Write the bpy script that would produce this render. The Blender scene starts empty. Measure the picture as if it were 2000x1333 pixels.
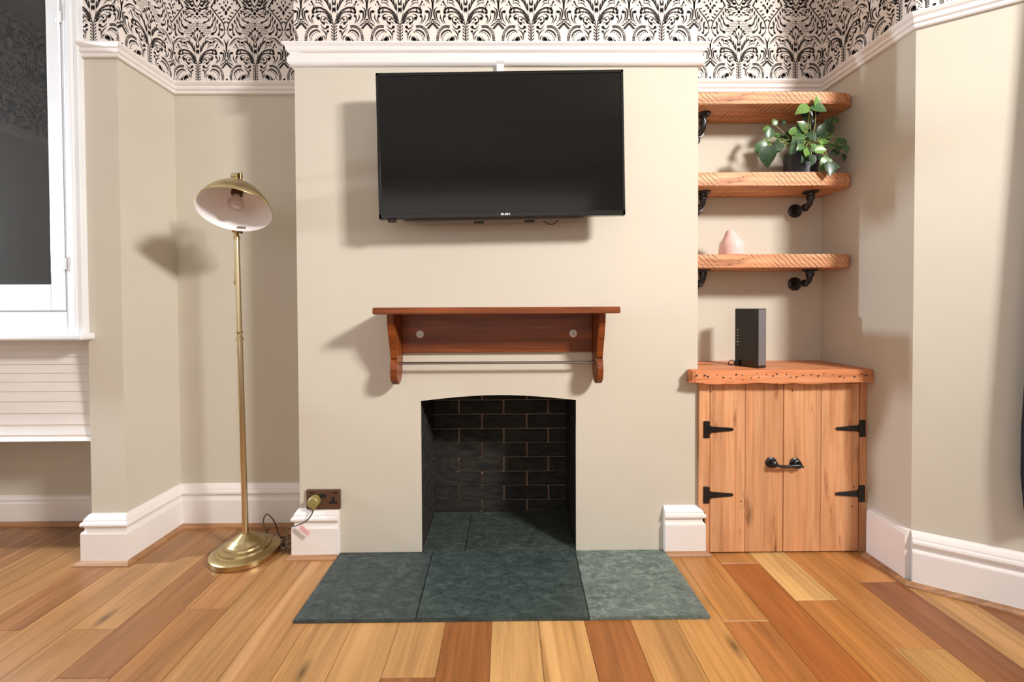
import bpy, bmesh, math, random
from mathutils import Vector, Matrix
random.seed(7)
scene = bpy.context.scene
COL = scene.collection

# ------------------------------------------------------------------ camera
F_PX = 830.0
yaw, pit, rol = 0.0084, 0.0158, -0.0046
CAM = Vector((0, -1.848, 1.0805))
fw = Vector((math.sin(yaw)*math.cos(pit), math.cos(yaw)*math.cos(pit), -math.sin(pit)))
r0 = Vector((math.cos(yaw), -math.sin(yaw), 0)); u0 = r0.cross(fw)
r1 = r0*math.cos(rol) + u0*math.sin(rol); u1 = u0*math.cos(rol) - r0*math.sin(rol)
cam = bpy.data.cameras.new('camera'); camo = bpy.data.objects.new('camera', cam); COL.objects.link(camo)
cam.sensor_width = 36; cam.lens = F_PX/2000*36; cam.clip_start = 0.02
cam.shift_x = (1000-997.08)/2000; cam.shift_y = (613.77-666.5)/2000
M = Matrix((r1, u1, -fw)).transposed().to_4x4(); M.translation = CAM
camo.matrix_world = M
scene.camera = camo

# ------------------------------------------------------------------ world, lights, exposure
w = bpy.data.worlds.new('world'); scene.world = w; w.use_nodes = True
w.node_tree.nodes['Background'].inputs[0].default_value = (0.8, 0.88, 1, 1)
w.node_tree.nodes['Background'].inputs[1].default_value = 0.5
def area(name, loc, target, sx, sy, power, col):
    l = bpy.data.lights.new(name, 'AREA'); l.shape = 'RECTANGLE'; l.size = sx; l.size_y = sy; l.energy = power; l.color = col
    o = bpy.data.objects.new(name, l); COL.objects.link(o); o.location = loc
    o.rotation_euler = (Vector(target)-Vector(loc)).to_track_quat('-Z', 'Y').to_euler()
    return o
key = area('ceiling_bounce_light', (2.40, -2.3, 2.80), (-0.9, 0, 1.0), 0.5, 0.5, 90, (1.0, 0.97, 0.93)); key.data.spread = math.radians(110)  # unseen source for flash bounced off the ceiling; no fitting is built
area('rear_fill_light', (-0.5, -4.08, 1.6), (-0.5, 0, 1.3), 3.2, 1.9, 18, (1.0, 0.98, 0.96))  # added soft fill from behind; the rear wall has no window
area('left_small_light', (-2.9, -0.17, 1.42), (1.6, -0.17, 1.2), 0.06, 0.14, 58, (0.74, 0.87, 1.0))  # added small unseen source at left, casts the shadows on the right wall
area('left_soft_light', (-2.93, -2.3, 1.6), (0, -1.2, 0.9), 1.5, 1.6, 9, (0.82, 0.91, 1.0))  # soft cool area light from the left; that wall has no window
vs = scene.view_settings
vs.view_transform = 'Standard'; vs.look = 'None'; vs.gamma = 1; vs.use_curve_mapping = False; vs.exposure = 0.1

# ------------------------------------------------------------------ materials
def srgb(r, g, b):
    f = lambda c: (c/255/12.92) if c/255 <= 0.04045 else ((c/255+0.055)/1.055)**2.4
    return (f(r), f(g), f(b), 1)
class NT:
    def __init__(s, name):
        s.m = bpy.data.materials.new(name); s.m.use_nodes = True; s.t = s.m.node_tree; s.b = s.t.nodes['Principled BSDF']
    def n(s, typ, **kw):
        nd = s.t.nodes.new(typ)
        for k, v in kw.items():
            if hasattr(nd, k): setattr(nd, k, v)
        return nd
    def l(s, a, b): s.t.links.new(a, b)
    def coords(s, kind='Object', scale=(1, 1, 1), offset_random=False):
        tc = s.n('ShaderNodeTexCoord'); mp = s.n('ShaderNodeMapping'); mp.inputs['Scale'].default_value = scale
        s.l(tc.outputs[kind], mp.inputs['Vector'])
        if offset_random:
            oi = s.n('ShaderNodeObjectInfo'); mu = s.n('ShaderNodeMath', operation='MULTIPLY'); mu.inputs[1].default_value = 37.0
            s.l(oi.outputs['Random'], mu.inputs[0]); cb = s.n('ShaderNodeCombineXYZ')
            for i in range(3): s.l(mu.outputs[0], cb.inputs[i])
            s.l(cb.outputs[0], mp.inputs['Location'])
        return mp.outputs[0]
    def noise(s, vec, scale, detail=4, rough=0.55, dist=0):
        nd = s.n('ShaderNodeTexNoise'); nd.inputs['Scale'].default_value = scale; nd.inputs['Detail'].default_value = detail
        nd.inputs['Roughness'].default_value = rough; nd.inputs['Distortion'].default_value = dist
        s.l(vec, nd.inputs['Vector']); return nd.outputs['Fac']
    def ramp(s, fac, stops):
        nd = s.n('ShaderNodeValToRGB'); e = nd.color_ramp.elements
        while len(e) < len(stops): e.new(0.5)
        for i, (p, c) in enumerate(stops): e[i].position = p; e[i].color = c
        s.l(fac, nd.inputs[0]); return nd.outputs[0]
    def mix(s, fac, a, b, mode='MIX'):
        nd = s.n('ShaderNodeMix', data_type='RGBA', blend_type=mode)
        for sock, v in ((nd.inputs[0], fac), (nd.inputs[6], a), (nd.inputs[7], b)):
            if hasattr(v, 'is_output'): s.l(v, sock)
            else: sock.default_value = v
        return nd.outputs[2]
    def bump(s, h, strength=0.2, dist=0.01):
        nd = s.n('ShaderNodeBump'); nd.inputs['Strength'].default_value = strength; nd.inputs['Distance'].default_value = dist
        s.l(h, nd.inputs['Height']); s.l(nd.outputs[0], s.b.inputs['Normal'])
    def set(s, col=None, rough=None, metal=None, spec=None, coat=None):
        if col is not None:
            if hasattr(col, 'is_output'): s.l(col, s.b.inputs['Base Color'])
            else: s.b.inputs['Base Color'].default_value = col
        if rough is not None: s.b.inputs['Roughness'].default_value = rough
        if metal is not None: s.b.inputs['Metallic'].default_value = metal
        if spec is not None: s.b.inputs['Specular IOR Level'].default_value = spec
        if coat is not None: s.b.inputs['Coat Weight'].default_value = coat
        return s.m
G = lambda v: (v, v, v, 1)
MAT = {}
def simple(name, col, rough=0.5, metal=0, spec=0.5, nscale=0, namp=0.08, bump=0):
    t = NT(name)
    if nscale:
        f = t.noise(t.coords(), nscale)
        lo = tuple(c*(1-namp) for c in col[:3])+(1,); hi = tuple(min(1, c*(1+namp)) for c in col[:3])+(1,)
        t.set(t.ramp(f, [(0.3, lo), (0.7, hi)]), rough, metal, spec)
        if bump: t.bump(f, bump, 0.004)
    else: t.set(col, rough, metal, spec)
    MAT[name] = t.m
    return t.m
WALL_C = srgb(205, 197, 182)
def wall_mat():
    t = NT('wall_paint'); v = t.coords('Object'); f = t.noise(v, 2.2, 3)
    paint = t.ramp(f, [(0.3, tuple(c*0.96 for c in WALL_C[:3])+(1,)), (0.7, WALL_C)])
    sx = t.n('ShaderNodeSeparateXYZ'); t.l(v, sx.inputs[0])
    gt = t.n('ShaderNodeMath', operation='GREATER_THAN'); gt.inputs[1].default_value = 2.16; t.l(sx.outputs[2], gt.inputs[0])
    t.set(t.mix(gt.outputs[0], paint, srgb(232, 222, 214)), 0.75, 0, 0.25)
    t.bump(t.noise(v, 160, 2), 0.05, 0.002); MAT['wall'] = t.m
wall_mat()
simple('white_gloss', srgb(236, 230, 227), 0.32, 0, 0.5, 6, 0.02)
simple('white_window', srgb(232, 233, 236), 0.35, 0, 0.5, 5, 0.02)
simple('ceiling_white', srgb(240, 238, 234), 0.9)
simple('ink', srgb(52, 45, 44), 0.7, 0, 0.3)
def wood(name, stops, axis, gs=1.0, rough=0.4, objcol=False, knots=True, flat=1, holes=0, saw=False, spec=0.4):
    t = NT(name); sc = [34*gs]*3; sc[axis] = 1.5*gs
    v = t.coords('Object', tuple(sc), True)
    f = t.noise(v, 1.0, 8, 0.62, 1.2)
    col = t.ramp(f, stops)
    sc2 = [7*gs]*3; sc2[axis] = 0.9*gs
    v2 = t.coords('Object', tuple(sc2), True); f2 = t.noise(v2, 1.0, 3, 0.5, 2.0)
    col = t.mix(t.ramp(f2, [(0.38, G(0.80)), (0.62, G(1.0))]), (0, 0, 0, 1), col, 'MIX')
    v4 = [90*gs]*3; v4[axis] = 3*gs
    fine = t.noise(t.coords('Object', tuple(v4), True), 1.0, 4, 0.7)
    col = t.mix(0.55, col, t.ramp(fine, [(0.3, G(0.72)), (0.65, G(1.0))]), 'MULTIPLY')
    if knots:
        sk = [9*gs]*3; sk[axis] = 3.2*gs; sk[flat] = 0.0
        vo = t.n('ShaderNodeTexVoronoi'); vo.inputs['Scale'].default_value = 0.8; t.l(t.coords('Object', tuple(sk), True), vo.inputs['Vector'])
        k = t.ramp(vo.outputs['Distance'], [(0.02, G(0.22)), (0.06, G(0.55)), (0.15, G(1.0))])
        col = t.mix(0.85, col, k, 'MULTIPLY')
    if holes:
        vo = t.n('ShaderNodeTexVoronoi'); vo.inputs['Scale'].default_value = 1.0
        t.l(t.coords('Object', (30*holes, 0, 30*holes)), vo.inputs['Vector'])
        sc_ = t.n('ShaderNodeSeparateColor'); t.l(vo.outputs['Color'], sc_.inputs[0])
        gt = t.n('ShaderNodeMath', operation='GREATER_THAN'); gt.inputs[1].default_value = 0.72; t.l(sc_.outputs[0], gt.inputs[0])
        hole = t.mix(gt.outputs[0], G(1.0), t.ramp(vo.outputs['Distance'], [(0.08*holes, G(0.10)), (0.13*holes, G(1.0))]))
        col = t.mix(1.0, col, hole, 'MULTIPLY')
        blot = t.noise(t.coords('Object', tuple(3 if i == axis else 18 for i in range(3))), 1.0, 4, 0.6)
        col = t.mix(0.8, col, t.ramp(blot, [(0.30, (0.34, 0.17, 0.1, 1)), (0.40, G(1.0))]), 'MULTIPLY')
    if saw:
        wv = t.n('ShaderNodeTexWave'); wv.bands_direction = 'DIAGONAL'; wv.inputs['Scale'].default_value = 26; wv.inputs['Distortion'].default_value = 3; wv.inputs['Detail'].default_value = 2
        t.l(t.coords('Object', (1, 0, 1)), wv.inputs['Vector'])
        gate = t.ramp(t.noise(t.coords('Object', (7, 7, 7)), 1.0, 2), [(0.42, G(1.0)), (0.6, G(0.0))])
        saww = t.mix(gate, t.ramp(wv.outputs['Fac'], [(0.05, G(0.30)), (0.2, G(1.0))]), G(1.0))
        col = t.mix(1.0, col, saww, 'MULTIPLY')
    if objcol:
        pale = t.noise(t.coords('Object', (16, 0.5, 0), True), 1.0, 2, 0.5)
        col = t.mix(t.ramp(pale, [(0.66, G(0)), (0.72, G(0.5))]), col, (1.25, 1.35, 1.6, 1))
        oi = t.n('ShaderNodeObjectInfo'); col = t.mix(1.0, col, oi.outputs['Color'], 'MULTIPLY')
    t.set(col, rough, 0, spec); t.bump(fine, 0.12, 0.002); MAT[name] = t.m
wood('oak_floor', [(0.25, (0.58, 0.52, 0.46, 1)), (0.5, (0.86, 0.84, 0.82, 1)), (0.75, (1, 1, 1, 1))], 1, 0.9, 0.33, True, flat=2, spec=0.45)
wood('pine', [(0.25, srgb(198, 130, 82)), (0.5, srgb(230, 168, 120)), (0.8, srgb(242, 190, 146))], 2, 0.8, 0.5, holes=0.75)
wood('reclaimed', [(0.25, srgb(182, 108, 64)), (0.5, srgb(226, 158, 110)), (0.8, srgb(244, 190, 146))], 0, 0.8, 0.55, holes=1.0, saw=True)
wood('worktop_wood', [(0.25, srgb(190, 100, 56)), (0.5, srgb(226, 146, 98)), (0.8, srgb(240, 176, 130))], 0, 0.8, 0.5, holes=1.0)
wood('mahogany', [(0.25, srgb(98, 44, 14)), (0.5, srgb(138, 70, 30)), (0.8, srgb(166, 92, 44))], 0, 1.0, 0.36, knots=False)
wood('beading', [(0.25, srgb(150, 104, 68)), (0.6, srgb(186, 138, 98))], 0, 1.0, 0.5, knots=False)
def slate():
    t = NT('slate'); oi = t.n('ShaderNodeObjectInfo'); v = t.coords('Object', (1, 1, 1), True)
    f = t.noise(t.coords('Object', (1, 1.7, 1), True), 22, 10, 0.74, 0.8); col = t.ramp(f, [(0.3, srgb(70, 82, 80)), (0.52, srgb(112, 126, 122)), (0.75, srgb(170, 180, 174))])
    f2 = t.noise(t.coords('Object', (1, 2.2, 1), True), 46, 8, 0.8, 2.0)
    col = t.mix(t.ramp(f2, [(0.60, G(0)), (0.70, G(0.7))]), col, srgb(186, 192, 186))
    f3 = t.noise(v, 3.0, 6, 0.6, 3.0); cr = t.ramp(f3, [(0.488, G(1)), (0.5, G(0.45)), (0.512, G(1))])
    col = t.mix(0.6, col, cr, 'MULTIPLY')
    col = t.mix(1.0, col, oi.outputs['Color'], 'MULTIPLY')
    t.set(col, 0.5, 0, 0.45); t.bump(f, 0.35, 0.006); MAT['slate'] = t.m
slate()
def brickm():
    t = NT('sooty_brick'); v = t.coords('Object', (1, 1, 1), True); f = t.noise(v, 3, 6)
    t.set(t.ramp(f, [(0.3, srgb(34, 33, 31)), (0.7, srgb(58, 56, 52))]), 0.85, 0, 0.2); t.bump(f, 0.3, 0.004); MAT['brick'] = t.m
brickm()
simple('mortar', srgb(150, 128, 108), 0.95, 0, 0.1, 9, 0.2, 0.2)
simple('soot', srgb(16, 15, 14), 0.95, 0, 0.1)
simple('brass', srgb(192, 172, 126), 0.27, 1.0, 0.5, 30, 0.06)
simple('brass_bright', srgb(212, 196, 160), 0.22, 1.0)
simple('dark_brass', srgb(92, 72, 52), 0.35, 1.0)
simple('shade_inside', srgb(242, 238, 240), 0.45)
simple('iron', srgb(18, 18, 20), 0.33, 0, 0.6, 40, 0.15)
simple('tv_plastic', srgb(12, 12, 13), 0.22, 0, 0.5)
simple('tv_screen', srgb(13, 12, 11), 0.12, 0, 0.38)
simple('tv_back', srgb(120, 112, 104), 0.5)
simple('black_matte', srgb(14, 14, 15), 0.6)
simple('white_print', srgb(225, 225, 225), 0.5)
simple('red_plastic', srgb(190, 40, 20), 0.4)
simple('router_gloss', srgb(26, 26, 24), 0.12, 0, 0.6)
simple('router_grille', srgb(112, 106, 108), 0.5, 0, 0.4, 220, 0.25, 0.2)
simple('cord', srgb(70, 58, 38), 0.5)
simple('cord_black', srgb(16, 15, 15), 0.5)
simple('olive_plug', srgb(142, 128, 74), 0.4)
simple('socket_plate', srgb(112, 88, 72), 0.35, 0.7)
simple('paper_tag', srgb(240, 214, 214), 0.7)
simple('red_ink', srgb(205, 110, 115), 0.7)
simple('steel', srgb(150, 146, 138), 0.3, 1.0)
simple('chrome_screw', srgb(206, 204, 198), 0.4, 0.2)
simple('pink_glaze', srgb(240, 196, 190), 0.12, 0, 0.6)
simple('pot', srgb(36, 38, 44), 0.4)
simple('soil', srgb(40, 30, 22), 0.95, 0, 0.1, 60, 0.3, 0.5)
simple('stem', srgb(150, 160, 96), 0.5)
simple('tweed', srgb(66, 66, 74), 0.95, 0, 0.1, 180, 0.6, 0.4)
def leafm():
    t = NT('leaf'); v = t.coords('Object', (30, 30, 30), True); f = t.noise(v, 1, 4)
    oi = t.n('ShaderNodeObjectInfo')
    c = t.ramp(oi.outputs['Random'], [(0.0, srgb(30, 58, 36)), (0.55, srgb(58, 98, 50)), (1.0, srgb(112, 150, 66))])
    c = t.mix(t.ramp(f, [(0.58, G(0)), (0.68, G(0.6))]), c, srgb(178, 196, 160))
    t.set(c, 0.35, 0, 0.5); t.b.inputs['Subsurface Weight'].default_value = 0.0; MAT['leaf'] = t.m
leafm()
def glassm():
    t = NT('window_glass'); t.set(srgb(46, 46, 46), 0.03, 0, 0.5); MAT['glass'] = t.m
glassm()
def bulbm():
    t = NT('bulb_glass'); t.set(srgb(225, 205, 200), 0.1, 0, 0.6); t.b.inputs['Transmission Weight'].default_value = 0.5; MAT['bulb'] = t.m
bulbm()

# ------------------------------------------------------------------ mesh helpers
def new_obj(name, me, mat, parent=None, loc=None):
    o = bpy.data.objects.new(name, me); COL.objects.link(o)
    if mat is not None and not me.materials: me.materials.append(MAT[mat])
    if parent is not None: o.parent = parent
    if loc is not None: o.location = loc
    return o
ORG = {}
def origin_of(p):
    v = Vector((0, 0, 0))
    while p is not None: v += p.location; p = p.parent
    return v
def obj(name, bm, mat, parent=None, smooth=False, origin=None):
    """bmesh in world coordinates -> object; child meshes are moved into the parent's frame"""
    org = origin_of(parent)
    if origin is not None and parent is None: off = Vector(origin)
    else: off = org
    bmesh.ops.recalc_face_normals(bm, faces=bm.faces)
    bmesh.ops.translate(bm, verts=bm.verts, vec=-off)
    me = bpy.data.meshes.new(name); bm.to_mesh(me); bm.free()
    if smooth:
        me.polygons.foreach_set('use_smooth', [True]*len(me.polygons))
        try: me.set_sharp_from_angle(angle=math.radians(40))
        except Exception: pass
    o = new_obj(name, me, mat, parent)
    if parent is None and origin is not None: o.location = off
    return o
def tag(o, label, cat, group=None, kind=None):
    o['label'] = label; o['category'] = cat
    if group: o['group'] = group
    if kind: o['kind'] = kind
    return o
def struct(o, label, cat): return tag(o, label, cat, None, 'structure')
def thing(name, label, cat, loc, group=None):
    o = bpy.data.objects.new(name, None); COL.objects.link(o); o.location = loc; o.empty_display_size = 0.05
    return tag(o, label, cat, group)
def BM(): return bmesh.new()
def box(bm, x0, x1, y0, y1, z0, z1, bev=0, seg=2, rot=None, piv=None):
    vs_ = [bm.verts.new((x, y, z)) for x in (x0, x1) for y in (y0, y1) for z in (z0, z1)]
    fs = [bm.faces.new([vs_[i] for i in q]) for q in ((0,1,3,2),(4,6,7,5),(0,4,5,1),(2,3,7,6),(0,2,6,4),(1,5,7,3))]
    if rot is not None:
        bmesh.ops.rotate(bm, verts=vs_, cent=piv, matrix=rot)
    if bev:
        es = list({e for f in fs for e in f.edges})
        bmesh.ops.bevel(bm, geom=es, offset=bev, segments=seg, profile=0.5, affect='EDGES')
    return bm
def frame_to(d):
    d = Vector(d).normalized(); a = Vector((0, 0, 1)) if abs(d.z) < 0.95 else Vector((1, 0, 0))
    x = a.cross(d).normalized(); y = d.cross(x); return x, y, d
def lathe(bm, prof, loc=(0, 0, 0), axis=(0, 0, 1), seg=32, capends=True):
    """prof: (r, h) along axis"""
    X, Y, Z = frame_to(axis); L = Vector(loc); rings = []
    for r, h in prof:
        if r < 1e-6: rings.append([bm.verts.new(L+Z*h)])
        else: rings.append([bm.verts.new(L+Z*h+X*(r*math.cos(2*math.pi*k/seg))+Y*(r*math.sin(2*math.pi*k/seg))) for k in range(seg)])
    for a, b in zip(rings, rings[1:]):
        for k in range(seg):
            k2 = (k+1) % seg
            if len(a) == 1 and len(b) == 1: continue
            if len(a) == 1: bm.faces.new((a[0], b[k], b[k2]))
            elif len(b) == 1: bm.faces.new((a[k], a[k2], b[0]))
            else: bm.faces.new((a[k], a[k2], b[k2], b[k]))
    if capends:
        if len(rings[0]) > 1: bm.faces.new(rings[0])
        if len(rings[-1]) > 1: bm.faces.new(rings[-1])
    return bm
def catmull(pts, n=6):
    pts = [Vector(p) for p in pts]; out = []
    P = [pts[0]*2-pts[1]]+pts+[pts[-1]*2-pts[-2]]
    for i in range(1, len(P)-2):
        a, b, c, d = P[i-1], P[i], P[i+1], P[i+2]
        for k in range(n):
            t = k/n
            out.append(0.5*((2*b)+(c-a)*t+(2*a-5*b+4*c-d)*t*t+(3*b-a-3*c+d)*t**3))
    out.append(pts[-1]); return out
def tube(bm, pts, r, seg=10, smooth=0, r2=None):
    if smooth: pts = catmull(pts, smooth)
    pts = [Vector(p) for p in pts]; rings = []; N = len(pts); px = None
    for i, p in enumerate(pts):
        d = (pts[min(i+1, N-1)]-pts[max(i-1, 0)]).normalized()
        if px is None: px = frame_to(d)[0]
        px = (px-d*px.dot(d)).normalized(); py = d.cross(px)
        rr = r if r2 is None else r+(r2-r)*i/(N-1)
        rings.append([bm.verts.new(p+px*rr*math.cos(2*math.pi*k/seg)+py*rr*math.sin(2*math.pi*k/seg)) for k in range(seg)])
    for a, b in zip(rings, rings[1:]):
        for k in range(seg): bm.faces.new((a[k], a[(k+1) % seg], b[(k+1) % seg], b[k]))
    bm.faces.new(rings[0]); bm.faces.new(rings[-1]); return bm
def prism(bm, poly, axis, a, b):
    """poly 2D; axis 0: (y,z) extruded along x ; 1: (x,z) along y ; 2: (x,y) along z"""
    def P(u, v, t): return ((t, u, v), (u, t, v), (u, v, t))[axis]
    A = [bm.verts.new(P(u, v, a)) for u, v in poly]; B = [bm.verts.new(P(u, v, b)) for u, v in poly]
    n = len(poly)
    bm.faces.new(A); bm.faces.new(B)
    for i in range(n): bm.faces.new((A[i], A[(i+1) % n], B[(i+1) % n], B[i]))
    return bm
def sweep(bm, path, prof):
    """prof (d,z) offset to the right of the path, mitred"""
    pts = [Vector(p) for p in path]; n = len(pts); dirs = [(pts[i+1]-pts[i]).normalized() for i in range(n-1)]
    nor = [Vector((d.y, -d.x)) for d in dirs]; rings = []
    for i in range(n):
        if i == 0: m = nor[0]
        elif i == n-1: m = nor[-1]
        else:
            m = nor[i-1]+nor[i]; m = m/m.length; m = m/max(0.2, m.dot(nor[i]))
        rings.append([bm.verts.new((pts[i].x+m.x*d, pts[i].y+m.y*d, z)) for d, z in prof])
    k = len(prof)
    for a, b in zip(rings, rings[1:]):
        for j in range(k): bm.faces.new((a[j], a[(j+1) % k], b[(j+1) % k], b[j]))
    bm.faces.new(rings[0]); bm.faces.new(rings[-1]); return bm
def quad(bm, *ps): bm.faces.new([bm.verts.new(p) for p in ps])

# ------------------------------------------------------------------ room shell
XL, XR = -0.907, 0.833           # chimney breast
XA, XB = -1.634, 1.5676          # alcove outer walls
DL, DR = 0.2775, 0.26            # alcove back walls
YP, XP = -0.03, -1.778           # pier face, its left edge
YREC = 0.31
BEND = (XB, -0.2216); SDIR = Vector((0.2412, -0.1537)).normalized(); SPL = Vector(BEND)+SDIR*1.35
LEFT, REAR, HC = -3.0, -4.2, 2.9
FX0, FX1 = -0.378, 0.300         # fire opening
def slab(name, x0, x1, y0, y1, z0=0, z1=HC, mat='wall'):
    return obj(name, box(BM(), x0, x1, y0, y1, z0, z1), mat)
# breast: front plate with arched opening and two cheeks
bm = BM()
arch = [(FX0, 0), (FX0, 0.674)]
for k in range(1, 12):
    t = k/12; arch.append((FX0+(FX1-FX0)*t, 0.674+0.024*math.sin(math.pi*t)))
arch += [(FX1, 0.674), (FX1, 0)]
outer = [(XL, 0), (XL, HC), (XR, HC), (XR, 0)]
prism(bm, [(XL, 0), (FX0, 0), (FX0, HC), (XL, HC)], 1, 0.0, 0.012); prism(bm, [(FX1, 0), (XR, 0), (XR, HC), (FX1, HC)], 1, 0.0, 0.012)
ap = arch[1:-1]
for (xa, za), (xb, zb) in zip(ap, ap[1:]): prism(bm, [(xa, za), (xb, zb), (xb, HC), (xa, HC)], 1, 0.0, 0.012)
bmesh.ops.remove_doubles(bm, verts=bm.verts, dist=1e-5)
bm.verts.index_update(); seen = {}
for f in list(bm.faces): seen.setdefault(tuple(sorted(v.index for v in f.verts)), []).append(f)
bmesh.ops.delete(bm, geom=[f for fs in seen.values() if len(fs) > 1 for f in fs], context='FACES_ONLY')
box(bm, XL, XL+0.02, 0.012, DL+0.05, 0, HC); box(bm, XR-0.02, XR, 0.012, DR+0.05, 0, HC)
breast = struct(obj('wall_breast', bm, 'wall'), 'plain beige chimney breast with arched fire opening and wallpaper above', 'wall')
wal = struct(slab('wall_left_alcove', XA-0.02, XL+0.02, DL, DL+0.06), 'shaded beige back wall of the alcove behind the floor lamp', 'wall')
wpr = BM(); box(wpr, XP, XA, YP, DL+0.06, 0, HC)
wpier = struct(obj('wall_left_pier', wpr, 'wall'), 'narrow beige pier between window and lamp alcove', 'wall')
struct(slab('wall_under_window', LEFT, XP, YREC, YREC+0.06, 0, 1.0), 'shadowed beige wall low under the window', 'wall')
struct(slab('wall_over_window', LEFT, XP, YP, YP+0.1, 2.72, HC), 'strip of wall above the tall window', 'wall')
struct(slab('wall_window_side', LEFT, -2.66, YP, YREC, 0, 2.72), 'strip of wall beyond the window', 'wall')
war = struct(slab('wall_right_alcove', XR-0.02, XB+0.06, DR, DR+0.06), 'beige back wall of the alcove behind the wooden shelves', 'wall')
bm = BM(); prism(bm, [(XB, DR), (XB, BEND[1]), (SPL.x, SPL.y), (SPL.x+0.1, SPL.y+0.1), (XB+0.08, BEND[1]+0.06), (XB+0.08, DR)], 2, 0, HC)
wrt = struct(obj('wall_right_bend', bm, 'wall'), 'pale wall right of the shelves that bends outward', 'wall')
struct(slab('wall_right', SPL.x, SPL.x+0.06, REAR, SPL.y+0.1), 'right-hand wall of the room out of view', 'wall')
wl = struct(slab('wall_left', LEFT-0.06, LEFT, REAR, YREC+0.06), 'left-hand wall of the room out of view', 'wall')
struct(slab('wall_rear', LEFT-0.06, SPL.x+0.06, REAR-0.06, REAR), 'rear wall of the room behind the viewer', 'wall')
struct(slab('ceiling', LEFT-0.06, SPL.x+0.06, REAR-0.06, YREC+0.1, HC, HC+0.05, 'ceiling_white'), 'plain white ceiling', 'ceiling')

# ---- floor of oak planks
floor = struct(slab('floor', LEFT-0.06, SPL.x+0.06, REAR-0.06, YREC+0.3, -0.05, -0.0165, 'beading'), 'floor of wide oak planks in mixed honey tones', 'floor')
PW = 0.1585; PX0 = -0.056
def lin(r, g, b): return srgb(r, g, b)
TL = [lin(226, 172, 118), lin(220, 160, 104), lin(212, 148, 92)]
TM = [lin(206, 138, 82), lin(198, 130, 76), lin(204, 142, 90)]
TD = [lin(176, 104, 58), lin(184, 112, 62), lin(166, 102, 62)]
fixed = {  # column -> (joint y's from wall to room, tones of pieces from the wall outwards)
 -1: ([-1.5], [lin(172, 108, 66)]), 0: ([-1.25], [lin(226, 172, 116)]), 1: ([-0.95], [lin(222, 164, 106)]), 2: ([-1.4], [lin(180, 108, 58)]),
 3: ([-1.1], [lin(220, 158, 98)]), 4: ([-1.3], [lin(224, 160, 96)]), -2: ([-0.622, -1.9], [lin(218, 162, 108), lin(168, 106, 66)]), -3: ([-1.0], [lin(216, 160, 106)]),
 -4: ([-0.9], [lin(212, 156, 104)]), 5: ([-0.414, -1.6], [lin(206, 140, 80), lin(196, 124, 68)]), 6: ([-0.088, -1.7], [lin(218, 150, 92), lin(190, 112, 56)]),
 7: ([-0.314, -1.4], [lin(240, 190, 128), lin(204, 134, 74)]), 8: ([-0.539, -1.9], [lin(208, 142, 82), lin(214, 160, 98)]),
 9: ([-0.217, -1.2], [lin(214, 146, 88), lin(164, 104, 66)]), 10: ([-1.0], [lin(214, 160, 106)]), 11: ([-0.8], [lin(162, 104, 66)]),
 -7: ([-0.327, -1.5], [lin(196, 134, 88), lin(180, 122, 78)])}
unit = BM(); box(unit, 0, 1, 0, 1, -0.016, 0)
pm_cache = {}
def plank(x0, y0, y1, col):
    L = round(y1-y0, 3); key = L
    if key not in pm_cache:
        b = BM(); box(b, -PW/2+0.0006, PW/2-0.0006, -L/2+0.0006, L/2-0.0006, -0.016, 0)
        top = [e for e in b.edges if all(v.co.z > -0.001 for v in e.verts)]
        bmesh.ops.bevel(b, geom=top, offset=0.0008, segments=1, affect='EDGES')
        me = bpy.data.meshes.new('plank'); bmesh.ops.recalc_face_normals(b, faces=b.faces); b.to_mesh(me); b.free(); me.materials.append(MAT['oak_floor']); pm_cache[key] = me
    o = new_obj('plank', pm_cache[key], None, floor, (x0+PW/2, (y0+y1)/2, 0)); o.color = (col[0]*0.94, col[1]*0.98, col[2]*0.88, 1)
rnd = random.Random(3)
lens = [0.9, 1.1, 1.3, 1.5, 0.7]
for c in range(-19, 18):
    x0 = PX0+PW*c
    if x0 > SPL.x: break
    y = YREC if c <= -11 else 0.30
    js, tones = fixed.get(c, ([], []))
    seqj = list(js)
    if not seqj: seqj = [round(-0.1-rnd.random()*1.1, 2)]
    i = 0
    while y > REAR:
        if seqj: ny = seqj.pop(0)
        else: ny = y-rnd.choice(lens)
        ny = max(ny, REAR)
        if i < len(tones): col = tones[i]
        elif c <= -5: col = rnd.choice([lin(184, 130, 86), lin(172, 116, 74), lin(192, 138, 92), lin(162, 108, 70)])
        else: col = rnd.choice(TL+TM+TM+TD)
        plank(x0, ny, y, col); y = ny; i += 1

# ---- skirting, beading, picture rails
SK = [(0, 0), (.026, 0), (.026, .130), (.024, .136), (.017, .140), (.016, .150), (.018, .157), (.026, .161), (.028, .168), (.026, .176), (.020, .180), (.019, .187), (.013, .197), (.007, .205), (0, .208)]
SKP = [(0, 0), (.024, 0), (.024, .19), (.016, .204), (0, .21)]
SKS = [(0, 0), (.022, 0), (.022, .105), (.016, .112), (.018, .125), (.012, .137), (0, .142)]
BE = [(.0255, 0), (.046, 0), (.045, .007), (.038, .014), (.0255, .018)]
RA = [(0, 2.135), (.010, 2.135), (.014, 2.139), (.014, 2.149), (.021, 2.155), (.023, 2.163), (.018, 2.170), (.026, 2.176), (.031, 2.184), (.031, 2.190), (0, 2.192)]
RB = [(0, 2.119), (.014, 2.119), (.021, 2.125), (.022, 2.146), (.014, 2.157), (.012, 2.170), (.024, 2.176), (.027, 2.190), (.036, 2.199), (.036, 2.205), (0, 2.207)]
pL = [(XP, 0.05), (XP, YP), (XA, YP), (XA, DL), (XL, DL)]
pBL = [(XL, DL-0.03), (XL, 0), (-0.734, 0)]
pBR = [(0.683, 0), (XR, 0), (XR, 0.03)]
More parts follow.
